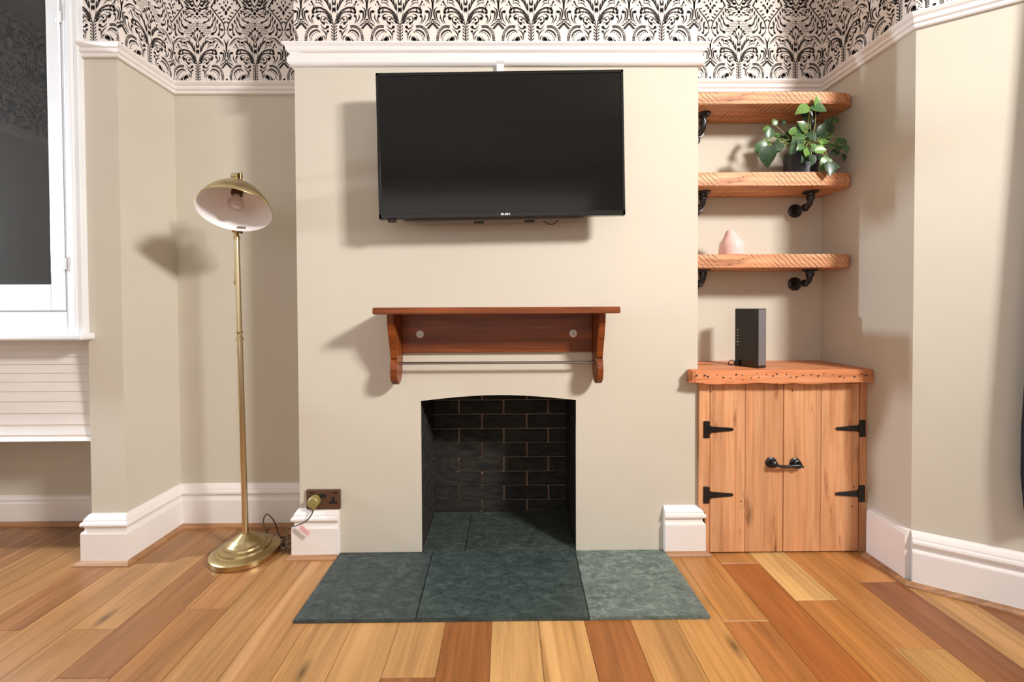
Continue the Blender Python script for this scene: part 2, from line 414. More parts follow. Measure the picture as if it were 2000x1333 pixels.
pR1 = [(XB, -0.045), BEND]; pR2 = [BEND, tuple(SPL)]
for nm, p, pr, lab in (('baseboard_left', pL, SK, 'tall white moulded skirting around the lamp alcove and pier'), ('baseboard_breast_left', pBL, SK, 'white moulded skirting block under the brass socket'),
                  ('baseboard_breast_right', pBR, SK, 'white moulded skirting block beside the pine cupboard'),
                  ('baseboard_right', pR2, SK, 'white moulded skirting along the outward bending right wall'), ('baseboard_right_short', pR1, SKP, 'plain white skirting board between cupboard and wall bend'),
                  ('baseboard_window', [(LEFT, YREC), (XP, YREC)], SKS, 'low white skirting under the window')):
    struct(obj(nm, sweep(BM(), p, pr), 'white_gloss'), lab, 'skirting')
n = 1
def trim(p, pr, lab, mat='white_gloss', cat='moulding'):
    global n
    struct(obj('trim_%d' % n, sweep(BM(), p, pr), mat), lab, cat); n += 1
trim([(XP+0.004, YP), (XA, YP), (XA, DL), (XL, DL)], RA, 'white picture rail around the lamp alcove')
trim([(XL, 0.05), (XL, 0), (XR, 0), (XR, 0.05)], RB, 'deep white picture rail across the chimney breast')
trim([(XR, DR), (XB, DR), BEND, tuple(SPL)], RA, 'white picture rail above the wooden shelves')
trim([(LEFT, REAR), (LEFT, YP)], RA, 'white picture rail on the left wall')
trim(pL, BE, 'oak beading strip along the alcove skirting', 'beading', 'beading')
trim(pBL, BE, 'oak beading strip under the left skirting block', 'beading', 'beading')
trim(pBR, BE, 'oak beading strip under the right skirting block', 'beading', 'beading')
trim([(XB, -0.045), BEND, tuple(SPL)], BE, 'oak beading strip along the right wall', 'beading', 'beading')
trim([(LEFT, YREC), (XP, YREC)], BE, 'oak beading strip under the window wall', 'beading', 'beading')

# ---- wallpaper print (flat damask motif, laid 0.5 mm on the walls)
W = 0.2817; US = W/787.0
polys = []
def P2(pts, n=7):
    P = [(2*pts[0][0]-pts[1][0], 2*pts[0][1]-pts[1][1])]+list(pts)+[(2*pts[-1][0]-pts[-2][0], 2*pts[-1][1]-pts[-2][1])]; out = []
    for i in range(1, len(P)-2):
        a, b, c, d = P[i-1:i+3]
        for k in range(n):
            t = k/n
            out.append(tuple(0.5*((2*b[j])+(c[j]-a[j])*t+(2*a[j]-5*b[j]+4*c[j]-d[j])*t*t+(3*b[j]-a[j]-3*c[j]+d[j])*t**3) for j in (0, 1)))
    out.append(tuple(pts[-1])); return out
def stroke(pts, w, taper='both'):
    q = P2(pts, 6) if len(pts) > 2 else [tuple(pts[0][j]+(pts[1][j]-pts[0][j])*k/5 for j in (0, 1)) for k in range(6)]
    N = len(q)-1; L, R = [], []
    for i, (x, y) in enumerate(q):
        a, b = q[max(i-1, 0)], q[min(i+1, N)]; dx, dy = b[0]-a[0], b[1]-a[1]; m = math.hypot(dx, dy) or 1; t = i/N
        f = {'both': math.sin(math.pi*min(max(t, 0.04), 0.96))**0.7, 'end': max(0.06, (1-t))**0.6, 'none': 1.0}[taper]
        h = w*1.35*f/2; L.append((x-dy/m*h, y+dx/m*h)); R.append((x+dy/m*h, y-dx/m*h))
    for i in range(N): polys.append([L[i], L[i+1], R[i+1], R[i]])
def disc(x, y, r, ry=None, k=12):
    ry = (ry or r)*1.05; r = r*1.05; polys.append([(x+r*math.cos(2*math.pi*i/k), y+ry*math.sin(2*math.pi*i/k)) for i in range(k)])
def leaf2(x, y, ang, ln, wd):
    c, s = math.cos(math.radians(ang)), math.sin(math.radians(ang))
    wd *= 1.3; ln *= 1.06
    pr = [(0, 0), (.3, .42), (.6, .5), (.85, .3), (1, 0), (.85, -.3), (.6, -.5), (.3, -.42)]
    polys.append([(x+c*a*ln-s*b*wd, y+s*a*ln+c*b*wd) for a, b in pr])
def comma(bx, by, r, tail, w=None):
    disc(bx, by, r); stroke([(bx, by)]+tail, (w or r*1.1), 'end')
Z = lambda x, y: ((x-535)*.615, (785-y)*.615)        # lower half, traced at one scale
Zl = lambda *p: [Z(x, y) for x, y in p]
Q = lambda x, y: (1432-x, 1215-y)                    # upper half, traced at another
Ql = lambda *p: [Q(x, y) for x, y in p]
# central stem
stroke([(5, 0), (5, 150), (8, 260), (24, 330), (40, 400)], 6, 'none')
for v in range(0, 300, 37): leaf2(10, v+2, 50, 42, 11)
for x, y, a in ((600, 330, 50), (612, 270, 48), (625, 220, 42), (655, 165, 32), (700, 130, 20), (755, 112, 2), (815, 95, -30), (855, 85, -50)): leaf2(*Z(x, y), a, 44, 17)
stroke(Zl((600, 340), (615, 200), (690, 95), (800, 38), (890, 40), (945, 80), (940, 130)), 18, 'none'); disc(*Z(938, 128), 17)
comma(*Z(662, 405), 18, Zl((705, 440), (760, 410), (797, 345)), 16)
comma(*Z(735, 335), 17, Zl((785, 295), (782, 225), (745, 180)), 15)
comma(*Z(725, 262), 13, Zl((705, 245), (668, 250)), 12)
comma(*Z(835, 240), 20, Zl((868, 205), (835, 165), (768, 152)), 18)
comma(*Z(655, 487), 14, Zl((682, 512), (658, 560)), 13)
comma(*Z(793, 632), 27, Zl((840, 655), (822, 702), (770, 726), (718, 702)), 22)
stroke(Zl((712, 665), (720, 600), (765, 566)), 10); stroke(Zl((684, 665), (690, 560), (730, 490), (797, 437)), 11)
comma(*Z(785, 768), 16, Zl((850, 755), (885, 675), (848, 580)), 15); stroke(Zl((890, 790), (915, 715), (893, 640)), 15)
comma(*Z(655, 760), 21, Zl((690, 745), (702, 785)), 14); stroke(Zl((612, 785), (622, 742), (655, 730)), 14)
stroke(Zl((805, 500), (868, 464), (950, 490), (1003, 550), (1022, 615)), 17)
for x, y in ((822, 518), (862, 508), (900, 520), (936, 546), (968, 578), (990, 612), (1003, 645), (985, 668), (970, 705), (955, 742), (1022, 690), (1010, 742)): leaf2(*Z(x, y), 130, 17, 10)
vine = P2(Zl((1055, 785), (1085, 680), (1080, 590), (1050, 490), (990, 420), (920, 392), (850, 400)), 6)
for i in range(0, len(vine)-1, 2):
    (x, y), (x2, y2) = vine[i], vine[i+1]; a = math.degrees(math.atan2(y2-y, x2-x))
    leaf2(x, y, a+42, 24, 11); leaf2(x, y, a-42, 24, 11)
stroke(Zl((1175, 325), (1072, 440)), 20, 'none')
for x, y in ((1140, 275), (1105, 315), (1060, 350), (1020, 382)): leaf2(*Z(x, y), 20, 42, 13)
disc(393, 58, 13); stroke([(393, 50), (388, 4)], 5, 'none'); leaf2(380, 4, 62, 30, 10)
stroke(Zl((1085, 20), (1135, 65), (1150, 150), (1130, 240), (1100, 292)), 15)
comma(*Z(1055, 107), 18, Zl((1100, 115), (1105, 180), (1085, 260), (1025, 345)), 20)
stroke(Zl((1018, 155), (1022, 235), (955, 345)), 11); comma(*Z(942, 192), 15, Zl((968, 232), (955, 295), (922, 338)), 15)
# fillers
stroke(Zl((640, 300), (690, 225), (755, 195)), 9); stroke(Zl((645, 345), (690, 310), (700, 290)), 8)
stroke(Ql((1262, 215), (1292, 252), (1335, 262)), 11); stroke(Ql((1205, 335), (1222, 395), (1252, 428)), 10); stroke(Ql((1178, 360), (1190, 440), (1222, 492)), 10)
stroke(Ql((1300, 215), (1330, 240), (1362, 238)), 9); stroke(Ql((1240, 295), (1262, 345), (1310, 372)), 10)
stroke([(120, 470), (170, 520), (225, 515)], 9); stroke([(215, 470), (250, 505), (268, 560)], 9); leaf2(232, 420, 75, 60, 14); leaf2(205, 410, 95, 50, 12)
stroke([(100, 600), (125, 625), (165, 628)], 9); stroke([(150, 600), (200, 612), (240, 590)], 8); leaf2(110, 545, 60, 55, 13); leaf2(135, 520, 50, 50, 12)
for v in (900, 940, 980): leaf2(150+(v-900)*0.4, v, 165, 40, 13)
for v in (1100, 1140, 1180): leaf2(250+(v-1100)*0.5, v, 120, 40, 15); leaf2(228+(v-1100)*0.2, v-20, 60, 36, 13)
# fan and flower
for a, v0, v1, wd in ((14, 395, 470, 15), (38, 415, 520, 18), (16, 480, 560, 14), (62, 480, 570, 15), (88, 520, 610, 14)): leaf2(a, v0, 90-(a-14)*0.25+0, v1-v0, wd)
disc(0, 440, 9, 22); disc(0, 505, 8, 18)
stroke([(46, 440), (84, 520), (130, 568), (180, 566)], 11, 'none'); disc(183, 560, 14)
comma(*Q(1200, 640), 13, Ql((1222, 668), (1212, 700)), 11); comma(*Q(1163, 682), 11, Ql((1178, 710), (1165, 735)), 9); disc(*Q(1143, 717), 9)
stroke(Ql((1235, 588), (1165, 600), (1105, 655), (1072, 705)), 15); stroke(Ql((1215, 610), (1140, 650), (1090, 705)), 5)
stroke(Ql((1037, 800), (1040, 700), (1072, 605)), 15)
comma(*Q(1252, 655), 14, Ql((1215, 640), (1230, 618)), 8)
stroke([(0, 560), (40, 612), (64, 640)], 15); stroke([(0, 590), (28, 625), (46, 668)], 9); leaf2(0, 612, 90, 72, 12)
disc(0, 745, 18, 20); disc(34, 724, 15, 13); disc(66, 690, 15, 20); disc(84, 655, 13, 13); stroke([(30, 640), (46, 668), (40, 700), (12, 715)], 9); disc(0, 800, 12, 9); disc(0, 826, 8, 12)
for i in range(9):
    for j in range(10):
        a, v = 12+i*22+(j % 2)*11, 640+j*23
        if (a/185)**2+((v-735)/115)**2 < 1.0 and (a/70)**2+((v-690)/75)**2 > 1.0: disc(a, v, 6.5, None, 7)
for b, r, tl in (((1283, 450), 19, ((1228, 425), (1215, 330))), ((1228, 536), 20, ((1180, 500), (1165, 430))), ((1142, 547), 16, ((1128, 500), (1140, 435))), ((1108, 582), 15, ((1066, 535), (1062, 470))),
              ((1092, 480), 17, ((1128, 460), (1140, 400))), ((1337, 382), 15, ((1285, 355), (1268, 300))), ((1345, 300), 11, ((1300, 290), (1275, 250)))):
    comma(*Q(*b), r, Ql(*tl), r*1.0)
stroke(Ql((1245, 165), (1160, 280), (1085, 380), (1052, 490)), 12, 'none')
for x, y, a in ((1200, 225, 0), (1150, 260, 5), (1125, 310, 10), (1098, 350, 15), (1078, 400, 25)): leaf2(*Q(x, y), 20+a, 52, 17)
for x, y in ((1242, 200), (1212, 240), (1185, 290), (1152, 330), (1118, 380)): leaf2(*Q(x, y), 262, 72, 19)
stroke(Ql((1245, 180), (1205, 110), (1120, 30), (1080, -10)), 10, 'none')
for x, y, a in ((1215, 130, 250), (1180, 95, 255), (1145, 60, 260)): leaf2(*Q(x, y), a, 42, 15)
for x, y, a in ((1262, 160, 200), (1270, 205, 165), (1268, 120, 215), (1250, 85, 230)): leaf2(*Q(x, y), a, 66, 20)
for x, y in ((1345, 165), (1330, 110), (1300, 60), (1360, 210)): leaf2(*Q(x, y), 150, 52, 24)
for x, y, r, ry in ((1037, 250, 15, 30), (985, 175, 20, 18), (1010, 205, 14, 22), (955, 130, 14, 12), (1037, 150, 10, 20), (1014, 105, 9, 20), (1037, 60, 10, 20), (1010, 30, 10, 20)): disc(*Q(x, y), r, ry)
disc(0, 955, 19, 22); disc(32, 995, 20, 18); disc(0, 1010, 9); leaf2(36, 950, -15, 58, 20); comma(26, 915, 11, [(50, 905), (52, 880)], 9); disc(8, 890, 7, 10)
stroke([(3, 1040), (45, 1100), (52, 1160), (35, 1235)], 12, 'none'); stroke([(70, 1060), (108, 1120), (104, 1235)], 20); stroke([(118, 1090), (150, 1150), (158, 1240)], 20); disc(0, 1170, 16, 60); leaf2(40, 1055, 25, 62, 22); leaf2(62, 1010, 25, 62, 20)
stroke([(190, 1130), (215, 1180), (200, 1235)], 16)
VP_ = 1262
half = polys
full = half+[[(-x, y) for x, y in reversed(p)] for p in half]
def clip(p, ax, lim, keep_less):
    out = []
    for i in range(len(p)):
        a, b = p[i], p[(i+1) % len(p)]; ia = (a[ax] <= lim) == keep_less; ib = (b[ax] <= lim) == keep_less
        if ia: out.append(a)
        if ia != ib:
            t = (lim-a[ax])/(b[ax]-a[ax]); q = [a[0]+(b[0]-a[0])*t, a[1]+(b[1]-a[1])*t]; q[ax] = lim; out.append(tuple(q))
    return out
def paper(parent, u0, u1, z0, stem_u, place):
    V, Fc = [], []
    k0, k1 = math.floor((u0-stem_u)/W-1), math.ceil((u1-stem_u)/W+1)
    for row in range(2):
        for k in range(k0, k1+1):
            cu = stem_u+k*W
            for p in full:
                q = [(cu+x*US, z0+(y+row*VP_)*US) for x, y in p]
                us = [a for a, _ in q]; zs = [b for _, b in q]
                if max(us) < u0 or min(us) > u1 or min(zs) > HC or max(zs) < z0: continue
                if min(us) < u0: q = clip(q, 0, u0, False)
                if q and max(us) > u1: q = clip(q, 0, u1, True)
                if q and max(zs) > HC: q = clip(q, 1, HC, True)
                if q and min(zs) < z0: q = clip(q, 1, z0, False)
                if len(q) < 3: continue
                b = len(V); V += [place(a, z) for a, z in q]; Fc.append(list(range(b, b+len(q))))
    me = bpy.data.meshes.new('wallpaper_print'); me.from_pydata(V, [], Fc); me.validate()
    o = new_obj('wallpaper_print', me, 'ink', parent); o['kind'] = 'stuff'; o['label'] = 'dark damask motif printed on cream wallpaper'
e = 0.0006
paper(breast, XL, XR, 2.203, -0.735, lambda u, z: (u, -e, z))
paper(wal, XA, XL, 2.19, -1.516, lambda u, z: (u, DL-e, z))
paper(war, XR, XB, 2.19, 1.150, lambda u, z: (u, DR-e, z))
paper(wpier, XP, XA, 2.19, -1.731, lambda u, z: (u, YP-e, z))
paper(wpier, YP, DL, 2.19, 0.135, lambda u, z: (XA+e, u, z))
paper(wrt, BEND[1], DR, 2.19, 0.13, lambda u, z: (XB-e, u, z))
sn = Vector((SDIR.y, -SDIR.x))*e
paper(wrt, 0, 1.35, 2.19, 0.05+W/2, lambda u, z: (BEND[0]+SDIR.x*u+sn.x, BEND[1]+SDIR.y*u+sn.y, z))
paper(wl, REAR, YP, 2.19, -1.0, lambda u, z: (LEFT+e, u, z))

# ---- window on the left
win = BM()
YW = -0.06
def cas(x0, x1, y0, y1, z0, z1, b=0.004): box(win, x0, x1, y0, y1, z0, z1, b, 2)
cas(-1.792, -1.774, YW+0.004, 0.03, 0.98, 2.72, 0.003)
cas(-1.812, -1.792, YW-0.006, 0.03, 0.98, 2.72); cas(-1.830, -1.812, YW, 0.03, 0.98, 2.72); cas(-1.846, -1.830, YW+0.008, 0.03, 0.98, 2.72)
cas(-2.66, -1.846, YW+0.006, 0.03, 0.975, 1.070); cas(-2.66, -2.58, YW, 0.03, 0.98, 2.72); cas(-2.66, -1.774, YW, 0.03, 2.66, 2.75)
window = obj('window_1', win, 'white_window')
struct(window, 'white painted casement window with dark glass at the left', 'window')
sash = BM(); SY0, SY1 = YW+0.004, YW+0.045
box(sash, -1.903, -1.850, SY0, SY1, 1.075, 2.655, 0.004); box(sash, -2.575, -2.52, SY0, SY1, 1.075, 2.655, 0.004)
box(sash, -2.52, -1.903, SY0, SY1, 1.075, 1.185, 0.004); box(sash, -2.52, -1.903, SY0, SY1, 2.57, 2.655, 0.004)
so = obj('sash', sash, 'white_window', window)
obj('glass_pane', box(BM(), -2.52, -1.903, SY0+0.014, SY0+0.02, 1.185, 2.57), 'glass', so)
for z in (1.24, 2.26):
    h = BM(); lathe(h, [(0.0055, 0), (0.0055, 0.062)], (-1.848, SY0-0.004, z), seg=10); box(h, -1.862, -1.838, SY0-0.003, SY0+0.003, z+0.008, z+0.054, 0.001)
    obj('hinge', h, 'white_window', so, True)
obj('window_sill', box(BM(), -2.70, -1.752, -0.088, 0.05, 0.952, 0.981, 0.009, 3), 'white_window', window)
zs = [.950, .901, .869, .837, .799, .762, .721, .678, .628, .58, .536, .511]
for i in range(11):
    y = 0.055-0.006*i
    b = BM(); prism(b, [(y, zs[i]), (y-0.010, zs[i+1]+0.003), (y-0.007, zs[i+1]), (y+0.03, zs[i+1]), (y+0.03, zs[i])], 0, -2.66, XP+0.0)
    obj('apron_board', b, 'white_gloss', window)

# ------------------------------------------------------------------ fireplace
fb = BM(); FYB = 0.372
box(fb, FX0-0.06, FX0-0.012, 0.012, FYB+0.06, 0, 1.2); box(fb, FX1+0.012, FX1+0.06, 0.012, FYB+0.06, 0, 1.2); box(fb, FX0-0.06, FX1+0.06, FYB+0.008, FYB+0.06, 0, 1.2)
box(fb, FX0-0.06, FX1+0.06, 0.012, FYB+0.06, 1.2, 1.22)
fire = struct(obj('wall_firebox', fb, 'mortar'), 'sooty brick-lined fireplace recess behind the slate hearth', 'fireplace')
b = BM(); box(b, -.5, .5, -.5, .5, -.5, .5, 0.02, 1)
bme = bpy.data.meshes.new('brick'); bmesh.ops.recalc_face_normals(b, faces=b.faces); b.to_mesh(bme); b.free(); bme.materials.append(MAT['brick'])
def brick(x0, x1, y0, y1, z0, z1):
    o = new_obj('brick', bme, None, fire, ((x0+x1)/2, (y0+y1)/2, (z0+z1)/2)); o.scale = (x1-x0, y1-y0, z1-z0)
ZC = [0.0125-0.0755+0.054+0.0755*i for i in range(0, 14)]
ZC = [-0.009+0.0755*i for i in range(15)]
for i in range(13):
    z0, z1 = max(ZC[i]+0.004, 0.012), ZC[i+1]-0.004
    off = -0.133 if i % 2 == 0 else -0.020
    if i == 0: off = -0.133
    xs = sorted([off+0.234*k for k in range(-3, 4)]); xs = [FX0-0.01]+[x for x in xs if FX0+0.03 < x < FX1-0.03]+[FX1+0.01]
    for a, c in zip(xs, xs[1:]): brick(a+0.005, c-0.005, FYB-0.004+random.uniform(-.0015, .0015), FYB+0.03, z0, z1)
    ys = [0.014, 0.125, FYB-0.006] if i % 2 else [0.014, 0.24, FYB-0.006]
    for a, c in zip(ys, ys[1:]):
        brick(FX0-0.04, FX0-0.004+random.uniform(-.001, .001), a+0.002, c-0.004, z0, z1); brick(FX1+0.004, FX1+0.04, a+0.002, c-0.004, z0, z1)
# hearth
hearth = thing('hearth', 'green-grey slate hearth slabs on the floor before the fireplace', 'hearth', (-0.02, -0.2, 0))
def sl(poly, z1, col, seed):
    b = BM(); prism(b, poly, 2, 0.0005, z1)
    es = [e_ for e_ in b.edges if all(v.co.z > z1-1e-4 for v in e_.verts)]; bmesh.ops.bevel(b, geom=es, offset=0.002, segments=2, affect='EDGES')
    o = obj('slab', b, 'slate', hearth); o.color = col
g = 0.0012; HF = -0.404
sl([(-0.737, HF), (-0.318-g, HF), (-0.330-g, -0.001), (-0.735, -0.001)], 0.012, (0.27, 0.275, 0.28, 1), 0)
sl([(-0.318+g, HF), (0.279-g, HF), (0.293-g, -0.001), (-0.330+g, -0.001)], 0.0125, (0.26, 0.285, 0.28, 1), 1)
sl([(0.279+g, HF), (0.698, HF), (0.690, -0.001), (0.293+g, -0.001)], 0.012, (0.85, 0.84, 0.78, 1), 2)  # paler stone, with some reflected light also put into its colour
sl([(FX0-0.0035, 0.0015), (-0.19-g, 0.0015), (-0.19-g, FYB-0.008), (FX0-0.0035, FYB-0.006)], 0.0115, (0.34, 0.34, 0.32, 1), 3)
sl([(-0.19+g, 0.0015), (FX1+0.0035, 0.0015), (FX1+0.0035, FYB-0.006), (-0.19+g, FYB-0.008)], 0.0115, (0.32, 0.32, 0.29, 1), 4)

# ------------------------------------------------------------------ television
TVY = -0.15
tv = thing('television', 'black flat-screen television hung on the chimney breast', 'television', (-0.02, TVY, 1.729)); tv.rotation_euler = (0, math.radians(-0.85), 0)
TW, TH = 0.982, 0.576
def tvpart(name, bm, mat, parent=tv, smooth=False):     # local coordinates of the set
    bmesh.ops.recalc_face_normals(bm, faces=bm.faces); me = bpy.data.meshes.new(name); bm.to_mesh(me); bm.free()
    return new_obj(name, me, mat, parent)
b = BM(); x, z = TW/2, TH/2
for a in ((-x, -x+0.011, -z, z), (x-0.011, x, -z, z), (-x, x, z-0.012, z), (-x, x, -z, -z+0.020)): box(b, a[0], a[1], 0, 0.03, a[2], a[3], 0.002, 2)
bez = tvpart('bezel', b, 'tv_plastic')
tvpart('screen', box(BM(), -x+0.010, x-0.010, 0.003, 0.012, -z+0.019, z-0.011), 'tv_screen')
b = BM(); box(b, -x+0.008, x-0.008, 0.012, 0.034, -z+0.004, z-0.004, 0.003); prism(b, [(-0.40, -z-0.004), (-0.33, -z-0.010), (0.30, -z-0.006), (0.33, -z-0.002), (0.44, 0.0), (0.40, 0.22), (-0.40, 0.22)], 1, 0.034, 0.075)
tvpart('back_cover', b, 'tv_back')
b = BM(); box(b, -0.2, 0.2, 0.075, 0.09, -0.15, 0.15, 0.003); box(b, -0.12, 0.12, 0.09, 0.149, -0.1, 0.1, 0.003)
tvpart('wall_bracket', b, 'iron')
for xx in (-0.098, 0.110): tvpart('clip', box(box(BM(), xx-0.02, xx+0.02, 0.036, 0.06, -z-0.014, -z-0.007, 0.001), xx-0.006, xx+0.006, 0.036, 0.06, -z-0.008, -z+0.002), 'black_matte')
led = tvpart('sensor_box', box(BM(), -0.458, -0.426, 0.004, 0.02, -z-0.012, -z, 0.002), 'black_matte')
tvpart('standby_light', lathe(BM(), [(0.0022, 0), (0.0018, 0.0012), (0, 0.0016)], (-0.440, 0.004, -z-0.006), (0, -1, 0), 10), 'red_plastic', led)
b = tube(BM(), [(0.165, 0.06, -z+0.004), (0.172, 0.055, -z-0.012), (0.200, 0.05, -z-0.024), (0.222, 0.052, -z-0.012), (0.235, 0.06, -z+0.004)], 0.002, 8, 6)
tvpart('power_lead', b, 'cord_black', tv, True)
def text_mesh(body, size, ext=0.0003):
    c = bpy.data.curves.new('t', 'FONT'); c.body = body; c.size = size; c.align_x = 'CENTER'; c.align_y = 'CENTER'; c.extrude = ext; c.offset = 0.0003
    o = bpy.data.objects.new('t', c); COL.objects.link(o); bpy.context.view_layer.update()
    me = bpy.data.meshes.new_from_object(o.evaluated_get(bpy.context.evaluated_depsgraph_get())); bpy.data.objects.remove(o); bpy.data.curves.remove(c)
    return me
me = text_mesh('BUSH', 0.012); me.transform(Matrix.Rotation(math.radians(90), 4, 'X')); me.transform(Matrix.Diagonal((1.25, 1, 1, 1)))
me.transform(Matrix.Translation((0.012, -0.0006, -z+0.0105)))
new_obj('brand_lettering', me, 'white_print', bez)
tk = BM(); box(tk, -0.039, -0.008, -0.016, -0.0005, 2.0, 2.128, 0.002); prism(tk, [(-0.039, 2.128), (-0.0235, 2.142), (-0.008, 2.128)], 1, -0.024, -0.018)
tag(obj('cable_trunking', tk, 'white_gloss'), 'short white cable trunking between picture rail and television', 'trunking')

# ------------------------------------------------------------------ mantel shelf
ms = thing('mantel_shelf', 'reddish wooden bracket shelf with towel rod above the fireplace', 'shelf', (-0.04, 0, 0.9))
b = BM(); prism(b, [(-0.521, -0.2), (0.442, -0.2), (0.437, -0.001), (-0.516, -0.001)], 2, 1.055, 1.0815); bmesh.ops.bevel(b, geom=list(b.edges), offset=0.003, segments=2, affect='EDGES')
bd = obj('top_board', b, 'mahogany', ms); 
obj('back_panel', box(BM(), -0.452, 0.368, -0.017, -0.001, 0.886, 1.055, 0.001, 1), 'mahogany', ms)
def prof_br():
    pr = [(-0.001, 1.055), (-0.150, 1.055), (-0.146, 1.02), (-0.125, 0.96), (-0.105, 0.91), (-0.094, 0.872), (-0.094, 0.866)]
    for k in range(0, 9):
        a = math.radians(50-k*28.75); pr.append((-0.078-0.030*math.sin(math.radians(90-k*22.5))*0-0.032*math.cos(math.radians(-60+k*26)), 0.80-0.045*math.sin(math.radians(-60+k*26))))
    pr += [(-0.03, 0.765), (-0.012, 0.79), (-0.001, 0.84)]
    return pr
for x0, x1 in ((-0.480, -0.453), (0.369, 0.396)):
    pr = [(-0.001, 1.055), (-0.150, 1.055), (-0.147, 1.02), (-0.128, 0.96), (-0.108, 0.91), (-0.098, 0.874), (-0.090, 0.868), (-0.104, 0.852), (-0.110, 0.828), (-0.108, 0.80), (-0.098, 0.778), (-0.082, 0.764), (-0.062, 0.758), (-0.04, 0.764), (-0.02, 0.785), (-0.006, 0.82), (-0.001, 0.85)]
    b = BM(); prism(b, pr, 0, x0, x1); bmesh.ops.bevel(b, geom=[e_ for e_ in b.edges if abs(e_.verts[0].co.x-e_.verts[1].co.x) < 1e-6], offset=0.0025, segments=2, affect='EDGES')
    obj('bracket', b, 'mahogany', ms)
obj('rod', tube(BM(), [(-0.455, -0.055, 0.846), (0.371, -0.055, 0.846)], 0.0055, 12), 'steel', ms, True)
for xx in (-0.375, 0.286):
    s = obj('screw_cup', lathe(BM(), [(0.0165, 0), (0.0165, 0.002), (0.012, 0.005), (0.010, 0.003), (0, 0.003)], (xx, -0.017, 0.967), (0, -1, 0), 20), 'white_gloss', ms, True)
    obj('screw', lathe(BM(), [(0.0075, 0), (0.007, 0.0015), (0, 0.002)], (xx, -0.0205, 0.967), (0, -1, 0), 14), 'steel', s, True)

# ------------------------------------------------------------------ alcove shelves
def pipe_bracket(parent, X, zu, zw):
    b = BM(); yb = 0.150; r = 0.0125
    pts = [(X, DR-0.004, zw), (X, yb+0.03, zw)]+[(X, yb+0.03-0.03*math.sin(a), zw+0.03-0.03*math.cos(a)) for a in [math.radians(q) for q in (22, 45, 67, 90)]]+[(X, yb, zu-0.003)]
    tube(b, pts, r, 14)
    tube(b, [(X, yb+0.042, zw), (X, yb+0.030, zw)], r+0.005, 14); tube(b, [(X, yb, zw+0.030), (X, yb, zw+0.042)], r+0.005, 14)
    p = obj('pipe_bracket', b, 'iron', parent, True)
    obj('flange', lathe(BM(), [(0.033, 0), (0.033, 0.006), (0.028, 0.009), (0.019, 0.010), (0.018, 0.020), (0, 0.020)], (X, DR-0.0005, zw), (0, -1, 0), 24), 'iron', p, True)
    obj('flange', lathe(BM(), [(0.033, 0), (0.033, 0.006), (0.028, 0.009), (0.019, 0.010), (0.018, 0.020), (0, 0.020)], (X, yb, zu-0.0005), (0, 0, -1), 24), 'iron', p, True)
for z0, z1, zw, lab in ((1.984, 2.036, 1.905, 'topmost reclaimed wood shelf under the picture rail on black pipe brackets'),
                     (1.620, 1.680, 1.552, 'reclaimed wood shelf carrying the trailing plant on black pipe brackets'),
                     (1.254, 1.314, 1.190, 'lowest reclaimed wood shelf carrying the pink vase on black pipe brackets')):
    s = thing('alcove_shelf', lab, 'shelf', (1.2, 0.15, z0), 'reclaimed shelves in the right alcove')
    b = BM(); prism(b, [(XR+0.001, DR-0.001), (XR+0.001, 0.055), (1.2, 0.050), (1.43, 0.050), (1.52, 0.058), (1.55, 0.068), (XB-0.001, 0.085), (XB-0.001, DR-0.001)], 2, z0, z1)
    bmesh.ops.bevel(b, geom=[e_ for e_ in b.edges if abs(e_.verts[0].co.z-e_.verts[1].co.z) < 1e-6], offset=0.003, segments=2, affect='EDGES')
    obj('board', b, 'reclaimed', s)
    pipe_bracket(s, 0.925, z0, zw); pipe_bracket(s, 1.432, z0, zw)

# ------------------------------------------------------------------ pine cupboard
CY = -0.017
cup = thing('pine_cupboard', 'low pine plank cupboard with black strap hinges in the right alcove', 'cupboard', (1.2, 0.1, 0))
b = BM(); box(b, XR+0.006, XR+0.024, 0.035, DR-0.002, 0.001, 0.752); box(b, XB-0.02, XB-0.002, 0.005, DR-0.002, 0.001, 0.752); box(b, XR+0.024, XB-0.02, 0.005, DR-0.002, 0.001, 0.02); box(b, XR+0.024, XB-0.02, DR-0.014, DR-0.002, 0.02, 0.752)
obj('carcass', b, 'pine', cup)
b = BM(); prism(b, [(0.8625, 0.002), (0.878, 0.002), (0.878, 0.754), (0.834, 0.754), (0.834, 0.209), (0.842, 0.203), (0.853, 0.188), (0.8625, 0.172)], 1, CY, CY+0.016); obj('stile', b, 'pine', cup)
b = BM(); prism(b, [(1.535, 0.002), (XB-0.001, 0.002), (XB-0.001, 0.754), (1.535, 0.754)], 1, CY, CY+0.02); obj('stile', b, 'pine', cup)
def strap_hinge(parent, X, z, d):
    b = BM(); box(b, X-0.013, X+0.013, CY-0.005, CY-0.0005, z-0.037, z+0.037, 0.0015, 1)
    prism(b, [(X+d*0.013, z+0.014), (X+d*0.112, z+0.006), (X+d*0.118, z), (X+d*0.112, z-0.006), (X+d*0.013, z-0.014)], 1, CY-0.0045, CY-0.0005)
    tube(b, [(X+d*0.014, CY-0.005, z-0.017), (X+d*0.014, CY-0.005, z+0.017)], 0.005, 10)
    for q in (0.04, 0.075, 0.104): lathe(b, [(0.0032, 0), (0.0025, 0.0015), (0, 0.002)], (X+d*q, CY-0.0045, z), (0, -1, 0), 8)
    for q in (-0.027, 0.027): lathe(b, [(0.0032, 0), (0.0025, 0.0015), (0, 0.002)], (X-d*0.003, CY-0.005, z+q), (0, -1, 0), 8)
    obj('strap_hinge', b, 'iron', parent)
